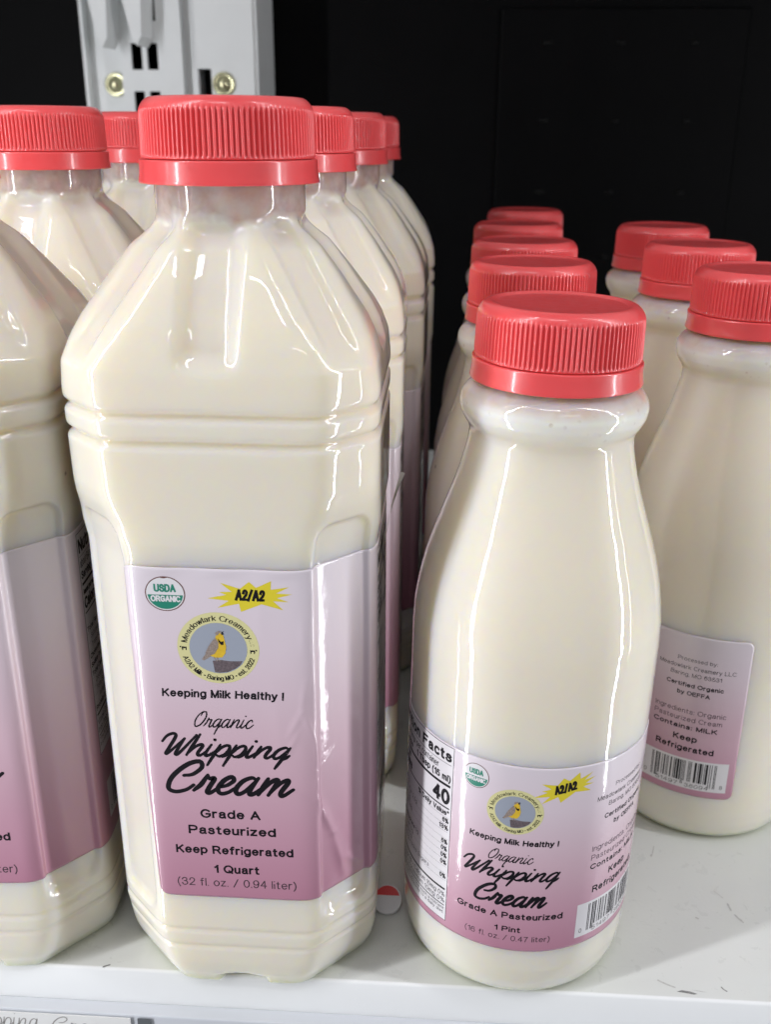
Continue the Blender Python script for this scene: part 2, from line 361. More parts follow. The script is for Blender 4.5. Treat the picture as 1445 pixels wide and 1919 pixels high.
class Print:
    """triangles in label millimetres: u along the label, v upward, with an ink and a layer height"""
    def __init__(s): s.v = []; s.f = []; s.m = []; s.mats = []; s.h = []
    def mat(s, m):
        if m not in s.mats: s.mats.append(m)
        return s.mats.index(m)
    def add(s, verts, faces, m, layer):
        mi = s.mat(m); b = len(s.v)
        for p in verts: s.v.append((float(p[0]), float(p[1]))); s.h.append(layer)
        for f in faces: s.f.append(tuple(b + i for i in f)); s.m.append(mi)
    def text(s, body, u, v, width, cap, m=None, bold=0.0, layer=1, align='c', warp=None, slant=0.0):
        pen = 0.085 if bold < 0 else 0.105 + (0.09 if bold else 0.0) + max(0.0, bold - 0.02) * 1.5
        st, w0 = sans_strokes(body, 0.20 + pen * 0.55)
        ch = cap * (1 - pen)
        k = (width - pen * cap) / w0 if (width and w0 > 0.01) else ch
        w = w0 * k
        x0 = {'c': -w / 2, 'l': pen * cap / 2, 'r': -w - pen * cap / 2}[align]
        for i, q in enumerate(st):
            q = np.array(catmull(q, 5) if len(q) > 2 else (np.array(q[0]) + np.outer(np.linspace(0, 1, 3), np.array(q[1]) - np.array(q[0]))), float)
            p = np.stack([q[:, 0] * k, q[:, 1] * ch + pen * cap / 2], 1)
            p[:, 0] += p[:, 1] * slant + x0
            s.pen_line(p, pen * cap, m or M_black, layer + 0.015 * i, (lambda r: r + np.array([u, v])) if warp is None else warp)
    def pen_line(s, pts, w, m, layer, warp):
        d = np.gradient(pts, axis=0); L = np.linalg.norm(d, axis=1, keepdims=True); L[L == 0] = 1
        d = d / L; nrm = np.stack([-d[:, 1], d[:, 0]], 1) * w / 2
        pts = pts.copy(); pts[0] -= d[0] * w * 0.42; pts[-1] += d[-1] * w * 0.42
        n = len(pts)
        V = np.vstack([pts + nrm, pts - nrm])
        s.add(warp(V), [(i, n + i, n + i + 1, i + 1) for i in range(n - 1)], m, layer)
    def poly(s, pts, m, layer):
        tri = tessellate_polygon([[Vector((a, b, 0)) for a, b in pts]])
        s.add(pts, tri, m, layer)
    def ellipse(s, u, v, a, b, m, layer, n=48, a0=0.0, a1=2 * math.pi):
        full = abs(a1 - a0 - 2 * math.pi) < 1e-6
        pts = [(u + a * math.cos(a0 + (a1 - a0) * i / n), v + b * math.sin(a0 + (a1 - a0) * i / n)) for i in range(n + (0 if full else 1))]
        if full:
            s.add([(u, v)] + pts, [(0, i + 1, (i + 1) % n + 1) for i in range(n)], m, layer)
        else:
            s.poly(pts, m, layer)
    def rect(s, u0, u1, v0, v1, m, layer):
        s.add([(u0, v0), (u1, v0), (u1, v1), (u0, v1)], [(0, 1, 2, 3)], m, layer)
    def stroke(s, pts, w, m, layer, taper=False):
        pts = np.array(catmull(pts), float)
        d = np.gradient(pts, axis=0); L = np.linalg.norm(d, axis=1, keepdims=True); L[L == 0] = 1
        nrm = np.stack([-d[:, 1], d[:, 0]], 1) / L
        n = len(pts)
        ww = np.full(n, w / 2)
        if taper:
            ww *= 0.75 + 0.35 * np.sin(np.linspace(0, math.pi, n))
        a = pts + nrm * ww[:, None]; b = pts - nrm * ww[:, None]
        verts = list(a) + list(b); faces = [(i, n + i, n + i + 1, i + 1) for i in range(n - 1)]
        s.add(verts, faces, m, layer)
        for e, r in ((0, ww[0]), (n - 1, ww[-1])):
            s.ellipse(pts[e][0], pts[e][1], r, r, m, layer + 0.06, n=12)
    def build(s, name, mapper, parent, maxedge=1.6):
        tris = []; mi = []
        for f, m in zip(s.f, s.m):
            if len(f) == 3: tris.append(f); mi.append(m)
            elif len(f) == 4:
                tris += [(f[0], f[1], f[2]), (f[0], f[2], f[3])]; mi += [m, m]
            else:
                lo = [Vector((*s.v[i], 0)) for i in f]
                for t in tessellate_polygon([lo]): tris.append(tuple(f[i] for i in t)); mi.append(m)
        V = list(s.v); Hh = list(s.h); mid = {}
        out, om = [], []
        stack = list(zip(tris, mi))
        while stack:
            (a, b, c), m = stack.pop()
            best, be = maxedge, None
            for e in ((a, b, c), (b, c, a), (c, a, b)):
                du = math.hypot(V[e[0]][0] - V[e[1]][0], 0.4 * (V[e[0]][1] - V[e[1]][1]))
                if du > best: best, be = du, e
            if be is None: out.append((a, b, c)); om.append(m); continue
            p, q, r = be; k = (min(p, q), max(p, q))
            if k not in mid:
                V.append(((V[p][0] + V[q][0]) / 2, (V[p][1] + V[q][1]) / 2)); Hh.append(Hh[p]); mid[k] = len(V) - 1
            x = mid[k]
            stack += [((p, x, r), m), ((x, q, r), m)]
        V = np.array(V); Hh = np.array(Hh)
        # keep every triangle wound towards the viewer
        fixed = []
        for a, b, c in out:
            ar = (V[b][0] - V[a][0]) * (V[c][1] - V[a][1]) - (V[c][0] - V[a][0]) * (V[b][1] - V[a][1])
            fixed.append((a, b, c) if ar > 0 else (a, c, b))
        P = mapper(V[:, 0], V[:, 1], 0.14 + 0.02 * Hh)
        return mesh_obj(name, P, fixed, s.mats, parent, smooth=True, midx=om)

def catmull(pts, n=7):
    P = [np.array(p, float) for p in pts]
    if len(P) == 2:
        return [P[0] + (P[1] - P[0]) * t for t in np.linspace(0, 1, 6)]
    P = [2 * P[0] - P[1]] + P + [2 * P[-1] - P[-2]]
    out = []
    for i in range(1, len(P) - 2):
        p0, p1, p2, p3 = P[i - 1:i + 3]
        for k in range(n):
            t = k / n
            out.append(0.5 * (2 * p1 + (p2 - p0) * t + (2 * p0 - 5 * p1 + 4 * p2 - p3) * t * t + (3 * p1 - p0 - 3 * p2 + p3) * t ** 3))
    out.append(P[-2])
    return out

ARCH = [(0.09, 0.15), (0.3, 0.72), (0.56, 0.98), (0.72, 0.84), (0.66, 0.3), (0.74, 0.03), (0.92, 0.06), (1.12, 0.42)]
BOWL = [(0.76, 0.86), (0.52, 1.0), (0.22, 0.78), (0.1, 0.32), (0.27, 0.01), (0.52, 0.16), (0.76, 0.8)]
SCRIPT = {
    'i': ([[(0.16, 1.0), (0.1, 0.35), (0.17, 0.03), (0.36, 0.08), (0.6, 0.46)], [(0.2, 1.42), (0.21, 1.44)]], 0.54),
    'n': ([[(0.12, 1.0), (0.07, 0.0)], ARCH], 1.02),
    'h': ([[(0.2, 1.85), (0.07, 0.0)], ARCH], 1.02),
    'p': ([[(0.14, 1.02), (0.05, -0.82)], [(0.1, 0.2), (0.34, 0.82), (0.62, 0.98), (0.8, 0.7), (0.72, 0.22), (0.45, 0.0), (0.2, 0.14)], [(0.45, 0.0), (0.72, 0.06), (1.0, 0.48)]], 0.94),
    'g': ([BOWL, [(0.8, 1.0), (0.74, 0.2), (0.66, -0.5), (0.62, -0.88)], [(0.7, -0.1), (0.9, 0.1), (1.02, 0.3)]], 0.95),
    'a': ([BOWL, [(0.8, 1.0), (0.73, 0.28), (0.8, 0.02), (0.98, 0.08), (1.2, 0.46)]], 1.1),
    'r': ([[(-0.02, 0.12), (0.16, 0.5), (0.24, 1.06)], [(0.24, 1.06), (0.38, 0.86), (0.6, 0.88), (0.58, 0.45), (0.58, 0.06), (0.74, 0.01), (0.98, 0.36)]], 0.86),
    'e': ([[(0.1, 0.36), (0.42, 0.5), (0.6, 0.8), (0.42, 1.0), (0.18, 0.76), (0.1, 0.3), (0.32, 0.0), (0.62, 0.08), (0.9, 0.46)]], 0.78),
    'm': ([[(0.12, 1.0), (0.07, 0.0)], [(0.09, 0.15), (0.3, 0.76), (0.5, 0.96), (0.58, 0.8), (0.5, 0.0)], [(0.52, 0.15), (0.74, 0.76), (0.95, 0.96), (1.04, 0.8), (0.97, 0.25), (1.05, 0.0), (1.2, 0.06), (1.42, 0.42)]], 1.35),
    'c': ([[(0.62, 0.78), (0.48, 1.0), (0.22, 0.82), (0.1, 0.36), (0.3, 0.0), (0.6, 0.08), (0.86, 0.44)]], 0.76),
    'C': ([[(0.62, 0.98), (0.98, 1.08), (1.2, 1.5), (0.98, 1.84), (0.52, 1.62), (0.16, 0.9), (0.22, 0.22), (0.6, 0.0), (1.02, 0.14), (1.24, 0.44)]], 1.38),
    'W': ([[(-0.34, 1.12), (-0.24, 1.62), (0.06, 1.84), (0.28, 1.6), (0.26, 0.7), (0.24, 0.06), (0.42, 0.24), (0.86, 1.45)], [(0.86, 1.45), (0.8, 0.6), (0.82, 0.06), (1.02, 0.2), (1.44, 1.78)]], 1.42),
    'O': ([[(0.62, 1.84), (0.26, 1.42), (0.1, 0.66), (0.36, 0.02), (0.84, 0.28), (1.12, 1.1), (0.94, 1.76), (0.6, 1.72), (0.52, 1.34)]], 1.24),
}
def script_word(pr, word, u0, u1, v, xh, wt, m, layer, shear=0.42, tilt=0.0):
    strokes = []; x = 0.0
    for ch in word:
        st, adv = SCRIPT[ch]
        for s in st: strokes.append([(x + a + b * shear, b) for a, b in s])
        x += adv
    allx = [p[0] for s in strokes for p in s]
    k = (u1 - u0) / (max(allx) - min(allx)); mn = min(allx)
    for i, s in enumerate(strokes):
        q = [(u0 + (a - mn) * k, v + b * xh + ((a - mn) * k) * tilt) for a, b in s]
        pr.stroke(q, wt * (1.25 if len(s) == 2 and abs(s[0][1] - s[1][1]) < 0.1 else 1), m, layer + 0.02 * i, taper=True)

# ------------------------------------------------------------------ label artwork
def art_seal(u, v, r, ry=None):
    p = Print(); ry = ry or r
    p.ellipse(u, v, r, ry, M_brown, 1); p.ellipse(u, v, r * 0.945, ry * 0.945, M_white, 2)
    p.ellipse(u, v, r * 0.88, ry * 0.88, M_green, 3, n=40, a0=math.radians(184), a1=math.radians(356))
    p.text('USDA', u, v + ry * 0.10, r * 1.1, ry * 0.46, M_green, bold=0.035, layer=3)
    p.text('ORGANIC', u, v - ry * 0.46, r * 1.48, ry * 0.36, M_white, bold=0.035, layer=4)
    return p

def art_star(u, v, w, h, rot=0.0):
    p = Print()
    spikes = [(-1.0, -0.22), (-0.55, 0.02), (-0.72, 0.18), (-0.42, 0.22), (-0.68, 0.75), (-0.22, 0.42), (0.0, 0.86), (0.16, 0.52), (0.52, 0.95), (0.5, 0.42), (0.94, 0.6), (0.62, 0.2), (1.0, 0.16), (0.64, -0.08), (0.92, -0.32), (0.55, -0.28), (0.78, -0.82), (0.28, -0.48), (-0.22, -1.0), (-0.26, -0.5), (-0.78, -0.8), (-0.5, -0.34)]
    c, s = math.cos(rot), math.sin(rot)
    pts = [(u + (a * w / 2) * c - (b * h / 2) * s, v + (a * w / 2) * s + (b * h / 2) * c) for a, b in spikes]
    n = len(pts)
    p.add([(u, v)] + pts, [(0, (i + 1) % n + 1, i + 1) for i in range(n)], M_yellow, 1)
    p.text('A2/A2', 0, 0, w * 0.355, h * 0.36, M_black, bold=0.03, layer=2,
           warp=lambda q: np.stack([u + q[:, 0] * c - (q[:, 1] - h * .16) * s, v + q[:, 0] * s + (q[:, 1] - h * .16) * c], 1), slant=0.08)
    return p

def art_emblem(u, v, a, b):
    p = Print()
    ai, bi = a * 0.705, b * 0.71
    p.ellipse(u, v, a, b, M_straw, 1, n=72); p.ellipse(u, v, ai, bi, M_sky, 2, n=64)
    def arc(body, ang_mid, rad, cap, span, inside, m=M_black, bold=-1):
        def warp(q):
            t = q[:, 0] / 10.0
            if not inside:
                th = ang_mid - t * span; rr = rad + q[:, 1] / a
            else:
                th = ang_mid + t * span; rr = rad - q[:, 1] / a
            return np.stack([u + a * rr * np.cos(th), v + b * rr * np.sin(th)], 1)
        p.text(body, 0, 0, 10.0, cap, m, bold=bold, layer=2, warp=warp)
    arc('Meadowlark Creamery', math.radians(95), 0.765, a * 0.15, math.radians(150), False)
    arc('LLC', math.radians(12), 0.80, a * 0.085, math.radians(13), False, M_grey)
    arc('A2A2 Milk • Baring MO • est. 2022', math.radians(270), 0.925, a * 0.135, math.radians(146), True)
    for sx in (-1, 1):   # little cows either side
        cx, cy = u + sx * a * 0.855, v - b * (0.02 if sx < 0 else 0.06)
        q = lambda pts: [(cx + sx * x * a * 0.085, cy + y * b * 0.07) for x, y in pts]
        p.poly(q([(-1, 0.5), (0.4, 0.6), (0.5, -0.1), (0.3, -0.9), (0.1, -0.9), (0.1, -0.1), (-0.6, -0.1), (-0.7, -0.9), (-0.9, -0.9), (-0.9, 0.1)]), M_black, 2)
        p.poly(q([(0.6, 0.9), (1.1, 0.6), (1.0, 0.2), (0.6, 0.3)]), M_black, 2)
    e = lambda pts: [(u + x * ai, v + y * bi) for x, y in pts]
    # fence post, clipped by the oval
    p.poly(e([(-0.22, -0.50), (0.05, -0.46), (0.4, -0.50), (0.82, -0.48), (0.72, -0.66), (0.55, -0.80), (0.3, -0.93), (0.0, -0.98), (-0.16, -0.96)]), M_post, 3)
    # bird
    p.poly(e([(-0.52, -0.50), (-0.60, -0.46), (-0.42, -0.18), (-0.30, -0.02), (-0.1, -0.22), (-0.28, -0.34)]), M_wing, 3)       # tail
    p.poly(e([(-0.30, -0.30), (-0.12, -0.38), (0.12, -0.36), (0.24, -0.18), (0.28, 0.08), (0.24, 0.30), (0.20, 0.52), (0.08, 0.62), (-0.04, 0.56), (-0.10, 0.36), (-0.3, 0.06), (-0.44, -0.16)]), M_breast, 4)
    p.poly(e([(-0.08, 0.42), (0.02, 0.24), (0.0, 0.02), (-0.14, -0.22), (-0.34, -0.32), (-0.46, -0.20), (-0.34, 0.06), (-0.2, 0.28)]), M_wing, 5)  # folded wing
    p.poly(e([(-0.08, 0.60), (0.0, 0.68), (0.1, 0.69), (0.17, 0.64), (0.06, 0.60), (-0.02, 0.50)]), M_wing, 5)   # crown
    p.poly(e([(0.14, 0.64), (0.22, 0.70), (0.18, 0.60), (0.24, 0.58), (0.14, 0.54)]), M_black, 6)    # open beak
    p.poly(e([(0.0, 0.40), (0.10, 0.26), (0.20, 0.30), (0.19, 0.16), (0.11, 0.14), (0.03, 0.26)]), M_black, 6)   # black bib
    p.stroke(e([(-0.06, -0.36), (-0.02, -0.46), (0.06, -0.50)]), a * 0.02, M_wing, 4)
    p.stroke(e([(-0.16, -0.36), (-0.12, -0.45), (-0.06, -0.50)]), a * 0.02, M_wing, 4)
    return p

def art_nutrition(u0, u1, v0, v1, size):
    p = Print()
    h = v1 - v0
    y = lambda f: v1 - f * h
    lw = 0.16
    p.rect(u0, u1, v0, v1, M_black, 1)
    p.rect(u0 + lw, u1 - lw, v0 + lw, v1 - lw, M_white, 2)
    L, R = u0 + 0.7, u1 - 0.7
    W = R - L; c = h * 0.036
    def line(f, w): p.rect(L, R, y(f) - w, y(f), M_black, 3)
    p.text('Nutrition Facts', L, y(0.085), W, h * 0.06, M_black, bold=0.03, layer=3, align='l')
    line(0.098, 0.12)
    p.text(('about 32' if size == 'pint' else 'about 64') + ' servings per container', L, y(0.145), W * 0.86, c, M_black, layer=3, align='l')
    p.text('Serving size', L, y(0.195), W * 0.42, c, M_black, bold=0.02, layer=3, align='l')
    p.text('1 Tbsp (15 ml)', R, y(0.195), W * 0.48, c * 1.05, M_black, bold=0.01, layer=3, align='r')
    line(0.21, 0.75)
    p.text('Amount per serving', L, y(0.262), W * 0.36, c * 0.7, M_black, bold=0.02, layer=3, align='l')
    p.text('Calories', L, y(0.325), W * 0.42, h * 0.052, M_black, bold=0.03, layer=3, align='l')
    p.text('40', R, y(0.325), W * 0.2, h * 0.085, M_black, bold=0.03, layer=3, align='r')
    line(0.338, 0.4)
    p.text('% Daily Value*', R, y(0.385), W * 0.42, c * 0.85, M_black, bold=0.015, layer=3, align='r')
    rows = [('Total Fat', ' 5g', '6%', 0, 1), ('', 'Saturated Fat 2.5g', '13%', 2, 0), ('', 'Trans Fat 0g', '', 2, 0), ('Cholesterol', ' 15mg', '5%', 0, 1), ('Sodium', ' 0mg', '0%', 0, 1),
            ('Total Carbohydrate', ' 0g', '0%', 0, 1), ('', 'Dietary Fiber 0g', '0%', 2, 0), ('', 'Total Sugars 0g', '', 2, 0), ('', 'Includes 0g Added Sugars', '0%', 4, 0), ('Protein', ' 0g', '', 0, 1)]
    f = 0.395
    cw = W * 0.030
    for b, r, pc, ind, _ in rows:
        line(f, 0.05)
        f += 0.0405
        x = L + ind
        if b:
            wb = cw * len(b); p.text(b, x, y(f - 0.008), wb, c * 0.68, M_black, bold=0.025, layer=3, align='l'); x += wb + 0.5
        p.text(r.strip(), x, y(f - 0.008), cw * 0.92 * len(r.strip()), c * 0.66, M_black, layer=3, align='l')
        if pc: p.text(pc, R, y(f - 0.008), cw * 1.15 * len(pc), c * 0.76, M_black, bold=0.02, layer=3, align='r')
    f += 0.008; line(f, 0.6); f += 0.052
    p.text('Vitamin D 0mcg 0% • Calcium 10mg 0%', L, y(f), W, c * 0.75, M_black, layer=3, align='l'); f += 0.036
    p.text('Iron 0mg 0% • Potassium 10mg 0%', L, y(f), W, c * 0.75, M_black, layer=3, align='l'); f += 0.012
    line(f, 0.3); f += 0.03
    for s in ('*The % Daily Value tells you how much a nutrient', 'in a serving of food contributes to a daily diet.', '2,000 calories a day is used for nutrition advice.'):
        if f < 0.985: p.text(s, L, y(f), W, c * 0.5, M_black, layer=3, align='l'); f += 0.024
    return p

def art_barcode(u0, u1, v0, v1, digits=('0', '51497', '36094', '8')):
    p = Print()
    p.rect(u0, u1, v0, v1, M_white, 1)
    w, h = u1 - u0, v1 - v0
    r = random.Random(51497)
    x = u0 + w * 0.13; xe = u1 - w * 0.13
    unit = (xe - x) / 95.0
    Lc = ['0001101', '0011001', '0010011', '0111101', '0100011', '0110001', '0101111', '0111011', '0110111', '0001011']
    code = ''.join(digits)
    bits = '101' + ''.join(Lc[int(c)] for c in code[:6]) + '01010' + ''.join(''.join('1' if q == '0' else '0' for q in Lc[int(c)]) for c in code[6:]) + '101'
    i = 0
    while i < 95:
        if bits[i] == '1':
            j = i
            while j < 95 and bits[j] == '1': j += 1
            guard = i < 10 or i >= 85 or 45 <= i < 50
            p.rect(x + i * unit, x + j * unit, v0 + h * (0.12 if guard else 0.24), v1 - h * 0.07, M_black, 2); i = j
        else: i += 1
    t = h * 0.13
    p.text(digits[0], u0 + w * 0.06, v0 + h * 0.12, None, t, M_black, layer=2)
    p.text(digits[1], u0 + w * 0.33, v0 + h * 0.05, w * 0.26, t, M_black, layer=2)
    p.text(digits[2], u0 + w * 0.67, v0 + h * 0.05, w * 0.26, t, M_black, layer=2)
    p.text(digits[3], u0 + w * 0.94, v0 + h * 0.12, None, t, M_black, layer=2)
    return p

def art_back_text(p, u, lines, k=1.0):
    for s, v, w, cap, bold, ink, al in lines:
        p.text(s, u, v, w, cap, ink, bold=bold, layer=1, align=al)

# ------------------------------------------------------------------ bottle shapes
NTH = 400
PHI = np.linspace(-math.pi, math.pi, NTH, endpoint=False)    # 0 faces the shopper (-y), positive to +x

QZ = np.array([-6, -5, -3.6, 0, 4, 10, 14, 122, 126.5, 160, 166, 171, 175, 183.6, 190, 193.5, 196.5, 200, 206])
QA = np.array([32.4, 32.4, 33.0, 34.2, 34.9, 35.3, 35.5, 35.5, 36.2, 36.3, 35.7, 34.2, 32.2, 26.4, 21.6, 19.2, 17.7, 17.2, 17.2])
QKz = np.array([-6, -5, 2, 14, 120, 126, 131, 135, 138, 160, 166, 175, 183.6, 192, 197, 206])
QK = np.array([15.6, 15.8, 18.2, 20.4, 20.4, 20.7, 21.6, 23.2, 23.9, 24.8, 25.0, 19.0, 13.5, 9.0, 7.2, 7.2])

def interp_s(x, xs, ys, s=0.8):
    """piecewise-linear profile with softened corners"""
    o = np.linspace(-1.6, 1.6, 9) * s
    w = np.exp(-(o / s) ** 2); w /= w.sum()
    return sum(wi * np.interp(x + oi, xs, ys) for wi, oi in zip(w, o))

def quart_r(phi, z):
    phi = np.asarray(phi, float); z = np.asarray(z, float)
    a = interp_s(z, QZ, QA); k = interp_s(z, QKz, QK, 0.6)
    c = (a + k) / math.sqrt(2)
    acc = 0
    for i in range(8):
        d = a if i % 2 == 0 else c
        acc = acc + (np.maximum(np.cos(phi - i * math.pi / 4), 1e-4) / d) ** 34
    r = acc ** (-1 / 34.0)
    nb = smooth(189, 197.5, z)
    r = r * (1 - nb) + nb * 17.3
    # flutes down the shoulder, eight of them, each ending in a rounded scoop
    for i in range(8):
        d = (phi - i * math.pi / 4 + math.pi) % (2 * math.pi) - math.pi
        x = r * np.sin(np.clip(d, -1.2, 1.2))
        wid = 6.2 if i % 2 == 0 else 4.2
        zlo = 166.0 if i % 2 == 0 else 168.0
        m = smooth(zlo - 1.5, zlo + 4.5, z) * (1 - smooth(192, 197, z))
        r = r - (2.5 if i % 2 == 0 else 1.3) * m * np.exp(-(x / wid) ** 6) * (np.abs(d) < 1.2)
        if i % 2 == 1:
            r = r - 1.0 * np.exp(-(x / 2.2) ** 2 - ((z - 193.5) / 2.4) ** 2) * (np.abs(d) < 1.2)
    # recessed grip panel on every corner, arched at the top
    for i in range(1, 8, 2):
        d = (phi - i * math.pi / 4 + math.pi) % (2 * math.pi) - math.pi
        x = np.abs(r * np.sin(np.clip(d, -1.2, 1.2)))
        cx, cz = np.maximum(x - 3.6, 0), np.maximum(np.abs(z - 75.5) - 51.1, 0)
        e = 4.4 - np.hypot(cx, cz)
        r = r - 1.05 * smooth(-0.55, 0.75, e) * (np.abs(d) < 0.7)
    for zg, dp, w in ((156.4, 1.25, 0.95), (150.2, 1.25, 0.95)):
        r = r - dp * np.exp(-((z - zg) / w) ** 2)
    for zg in (15.8, 10.2):
        r = r - 0.42 * np.exp(-((z - zg) / 0.7) ** 2)
    # notch under each face
    for i in range(0, 8, 2):
        d = (phi - i * math.pi / 4 + math.pi) % (2 * math.pi) - math.pi
        x = r * np.sin(np.clip(d, -1.2, 1.2))
        r = r - 4.5 * (1 - smooth(5.0, 7.2, np.abs(x))) * (1 - smooth(4.2, 5.6, z + 5 + 0.03 * x * x)) * (np.abs(d) < 0.6)
    # base edge rounds under
    r = r - 0.9 * (1 - smooth(-5.0, -3.2, z)) ** 2
    return r

PZ = np.array([-6, -5, -4, -2, 1.5, 6, 12.4, 93, 99, 104, 108, 112, 116, 120, 124, 128, 132, 136, 140, 143.5, 146, 147.6, 149, 151, 153.2, 155, 156.6, 157.8, 158.6, 160, 166])
PR = np.array([26.5, 26.8, 28.6, 30.2, 31.2, 31.8, 32, 32, 31.75, 31.1, 30.4, 29.5, 28.4, 27.1, 25.75, 24.35, 23.0, 21.8, 20.8, 20.1, 19.9, 20.3, 21.3, 22.3, 22.65, 22.3, 21.3, 19.8, 18.4, 17.5, 17.5])
def pint_r(phi, z):
    return interp_s(np.asarray(z, float), PZ, PR, 0.55) + 0 * np.asarray(phi, float)

def bottle_body(name, rfun, zs, mat, parent, zfill):
    ph, zz = np.meshgrid(PHI, zs)
    r = rfun(ph, zz)
    zb = zz + ZB
    V = np.stack([r * np.sin(ph), -r * np.cos(ph), zb], -1).reshape(-1, 3) * MM
    F = grid_faces(len(zs), NTH, True)
    V = np.vstack([V, [[0, 0, (zs[0] + ZB + 1.2) * MM], [0, 0, (zs[-1] + ZB) * MM]]])
    nb = len(V) - 2
    F += [(nb, (j + 1) % NTH, j) for j in range(NTH)]
    t = (len(zs) - 1) * NTH
    F += [(nb + 1, t + j, t + (j + 1) % NTH) for j in range(NTH)]
    # the level of the cream inside the neck
    fr = 0.82 * rfun(PHI, np.full(NTH, zfill))
    b0 = len(V)
    V = np.vstack([V, np.stack([fr * np.sin(PHI), -fr * np.cos(PHI), np.full(NTH, zfill + ZB)], 1) * MM, [[0, 0, (zfill + ZB) * MM]]])
    F += [(b0 + NTH, b0 + j, b0 + (j + 1) % NTH) for j in range(NTH)]
    return mesh_obj(name, V, F, mat, parent)

def quart_zs():
    return np.concatenate([np.linspace(-5, 2, 22), np.linspace(2.5, 20, 36), np.linspace(21, 118, 40), np.linspace(119, 205, 160)])
def pint_zs():
    return np.concatenate([np.linspace(-5, 8, 26), np.linspace(8.6, 20, 14), np.linspace(22, 92, 24), np.linspace(93, 144, 60), np.linspace(144.4, 163, 50)])

# mapping from label millimetres to a bottle's skin
_phis = np.linspace(-math.pi, math.pi, 4001)
_r = quart_r(_phis, np.full(4001, 75.0))
_x, _y = _r * np.sin(_phis), -_r * np.cos(_phis)
_s = np.concatenate([[0], np.cumsum(np.hypot(np.diff(_x), np.diff(_y)))]); _s -= np.interp(0, _phis, _s)
_tx, _ty = np.gradient(_x, _s), np.gradient(_y, _s)
def quart_map(wrinkle):
    def f(u, v, h):
        u = np.asarray(u, float); v = np.asarray(v, float)
        x = np.interp(u, _s, _x); y = np.interp(u, _s, _y)
        ph = np.interp(u, _s, _phis)
        nx, ny = np.interp(u, _s, _ty), -np.interp(u, _s, _tx)
        q = np.hypot(nx, ny); nx, ny = nx / q, ny / q
        h = h + wrinkle(u, v)
        return np.stack([x + nx * h, y + ny * h, v + ZB], 1) * MM
    return f
def pint_map(u, v, h):
    ph = np.asarray(u, float) / 32.0
    r = 32.0 + h - (32.0 - pint_r(0, np.asarray(v, float)))
    return np.stack([r * np.sin(ph), -r * np.cos(ph), v + ZB], 1) * MM

def seg_dist(u, v, a, b):
    ax, ay = a; bx, by = b
    t = np.clip(((u - ax) * (bx - ax) + (v - ay) * (by - ay)) / ((bx - ax) ** 2 + (by - ay) ** 2), 0, 1)
    return np.hypot(u - ax - t * (bx - ax), v - ay - t * (by - ay)), t
WR = [((19.2, 108), (19.6, 100), 0.9, 0.25), ((19.5, 92), (18.6, 84), 0.7, 0.30), ((18.6, 84), (15.2, 77), 0.7, 0.28), ((18.7, 84), (21.8, 75), 0.7, 0.30),
      ((18.0, 79), (14.6, 72), 0.6, 0.22), ((21.6, 76), (22.6, 66), 0.7, 0.34), ((22.4, 66), (21.8, 59), 0.8, 0.32), ((22.2, 58), (27.5, 45), 1.0, 0.75),
      ((27.5, 45), (31.0, 30), 1.3, 0.65), ((31, 36), (38, 30), 1.1, 0.4), ((22.2, 58), (12, 66), 1.8, 0.22), ((12, 92), (14, 66), 2.6, 0.18), ((21.5, 120), (20.4, 92), 1.6, 0.16), ((10, 121), (9, 96), 2.4, 0.14), ((37, 118), (38, 84), 1.1, 0.12)]
def wrinkled(u, v):
    h = 0.0 * u
    for a, b, w, amp in WR:
        d, t = seg_dist(u, v, a, b)
        h = h + amp * np.exp(-(d / w) ** 1.5) * (0.25 + 0.75 * np.sin(np.pi * np.clip(t, 0.08, 0.92)))
    h = h + 0.30 * smooth(118.2, 120.6, v) * (0.5 + 0.5 * np.sin(u * 0.45 + 1)) * (np.abs(u) < 21)
    return h
def flat(u, v): return 0.0 * u
def slightly(u, v): return 0.16 * np.exp(-((u - 19.5 - 0.02 * (v - 70)) / 2.0) ** 2) * (0.5 + 0.5 * np.sin(v * 0.21))

def label_sheet(name, u0, u1, v0, v1, mapper, mat, parent, rad=2.2, du=0.55, lean=0.0):
    nu = int((u1 - u0) / du) + 1; nv = int((v1 - v0) / 0.6) + 1
    us = np.linspace(u0, u1, nu); vs = np.linspace(v0, v1, nv)
    U, V = np.meshgrid(us, vs)
    # pull the outermost cells in to round the corners
    def corner(U, V):
        U = U.copy(); V = V.copy()
        for su, uc in ((-1, u0 + rad), (1, u1 - rad)):
            for sv, vc in ((-1, v0 + rad), (1, v1 - rad)):
                m = (su * (U - uc) > 0) & (sv * (V - vc) > 0)
                a = np.abs(U - uc) / rad; b = np.abs(V - vc) / rad
                q = np.maximum(a, b); L = np.hypot(a, b); L[L == 0] = 1
                U = np.where(m, uc + (U - uc) * q / L, U); V = np.where(m, vc + (V - vc) * q / L, V)
        return U, V
    U, V = corner(U, V)
    # hand-applied: the left edge leans out towards the top
    U = U - lean * np.clip((V - v0) / (v1 - v0), 0, 1) * np.clip((u0 + 12 - U) / 12, 0, 1)
    U, V = np.pad(U, 1, mode='edge'), np.pad(V, 1, mode='edge')
    h = np.full(U.shape, 0.14); h[0] = h[-1] = -0.05; h[:, 0] = h[:, -1] = -0.05
    P = mapper(U.ravel(), V.ravel(), h.ravel())
    return mesh_obj(name, P, grid_faces(nv + 2, nu + 2, False), mat, parent)

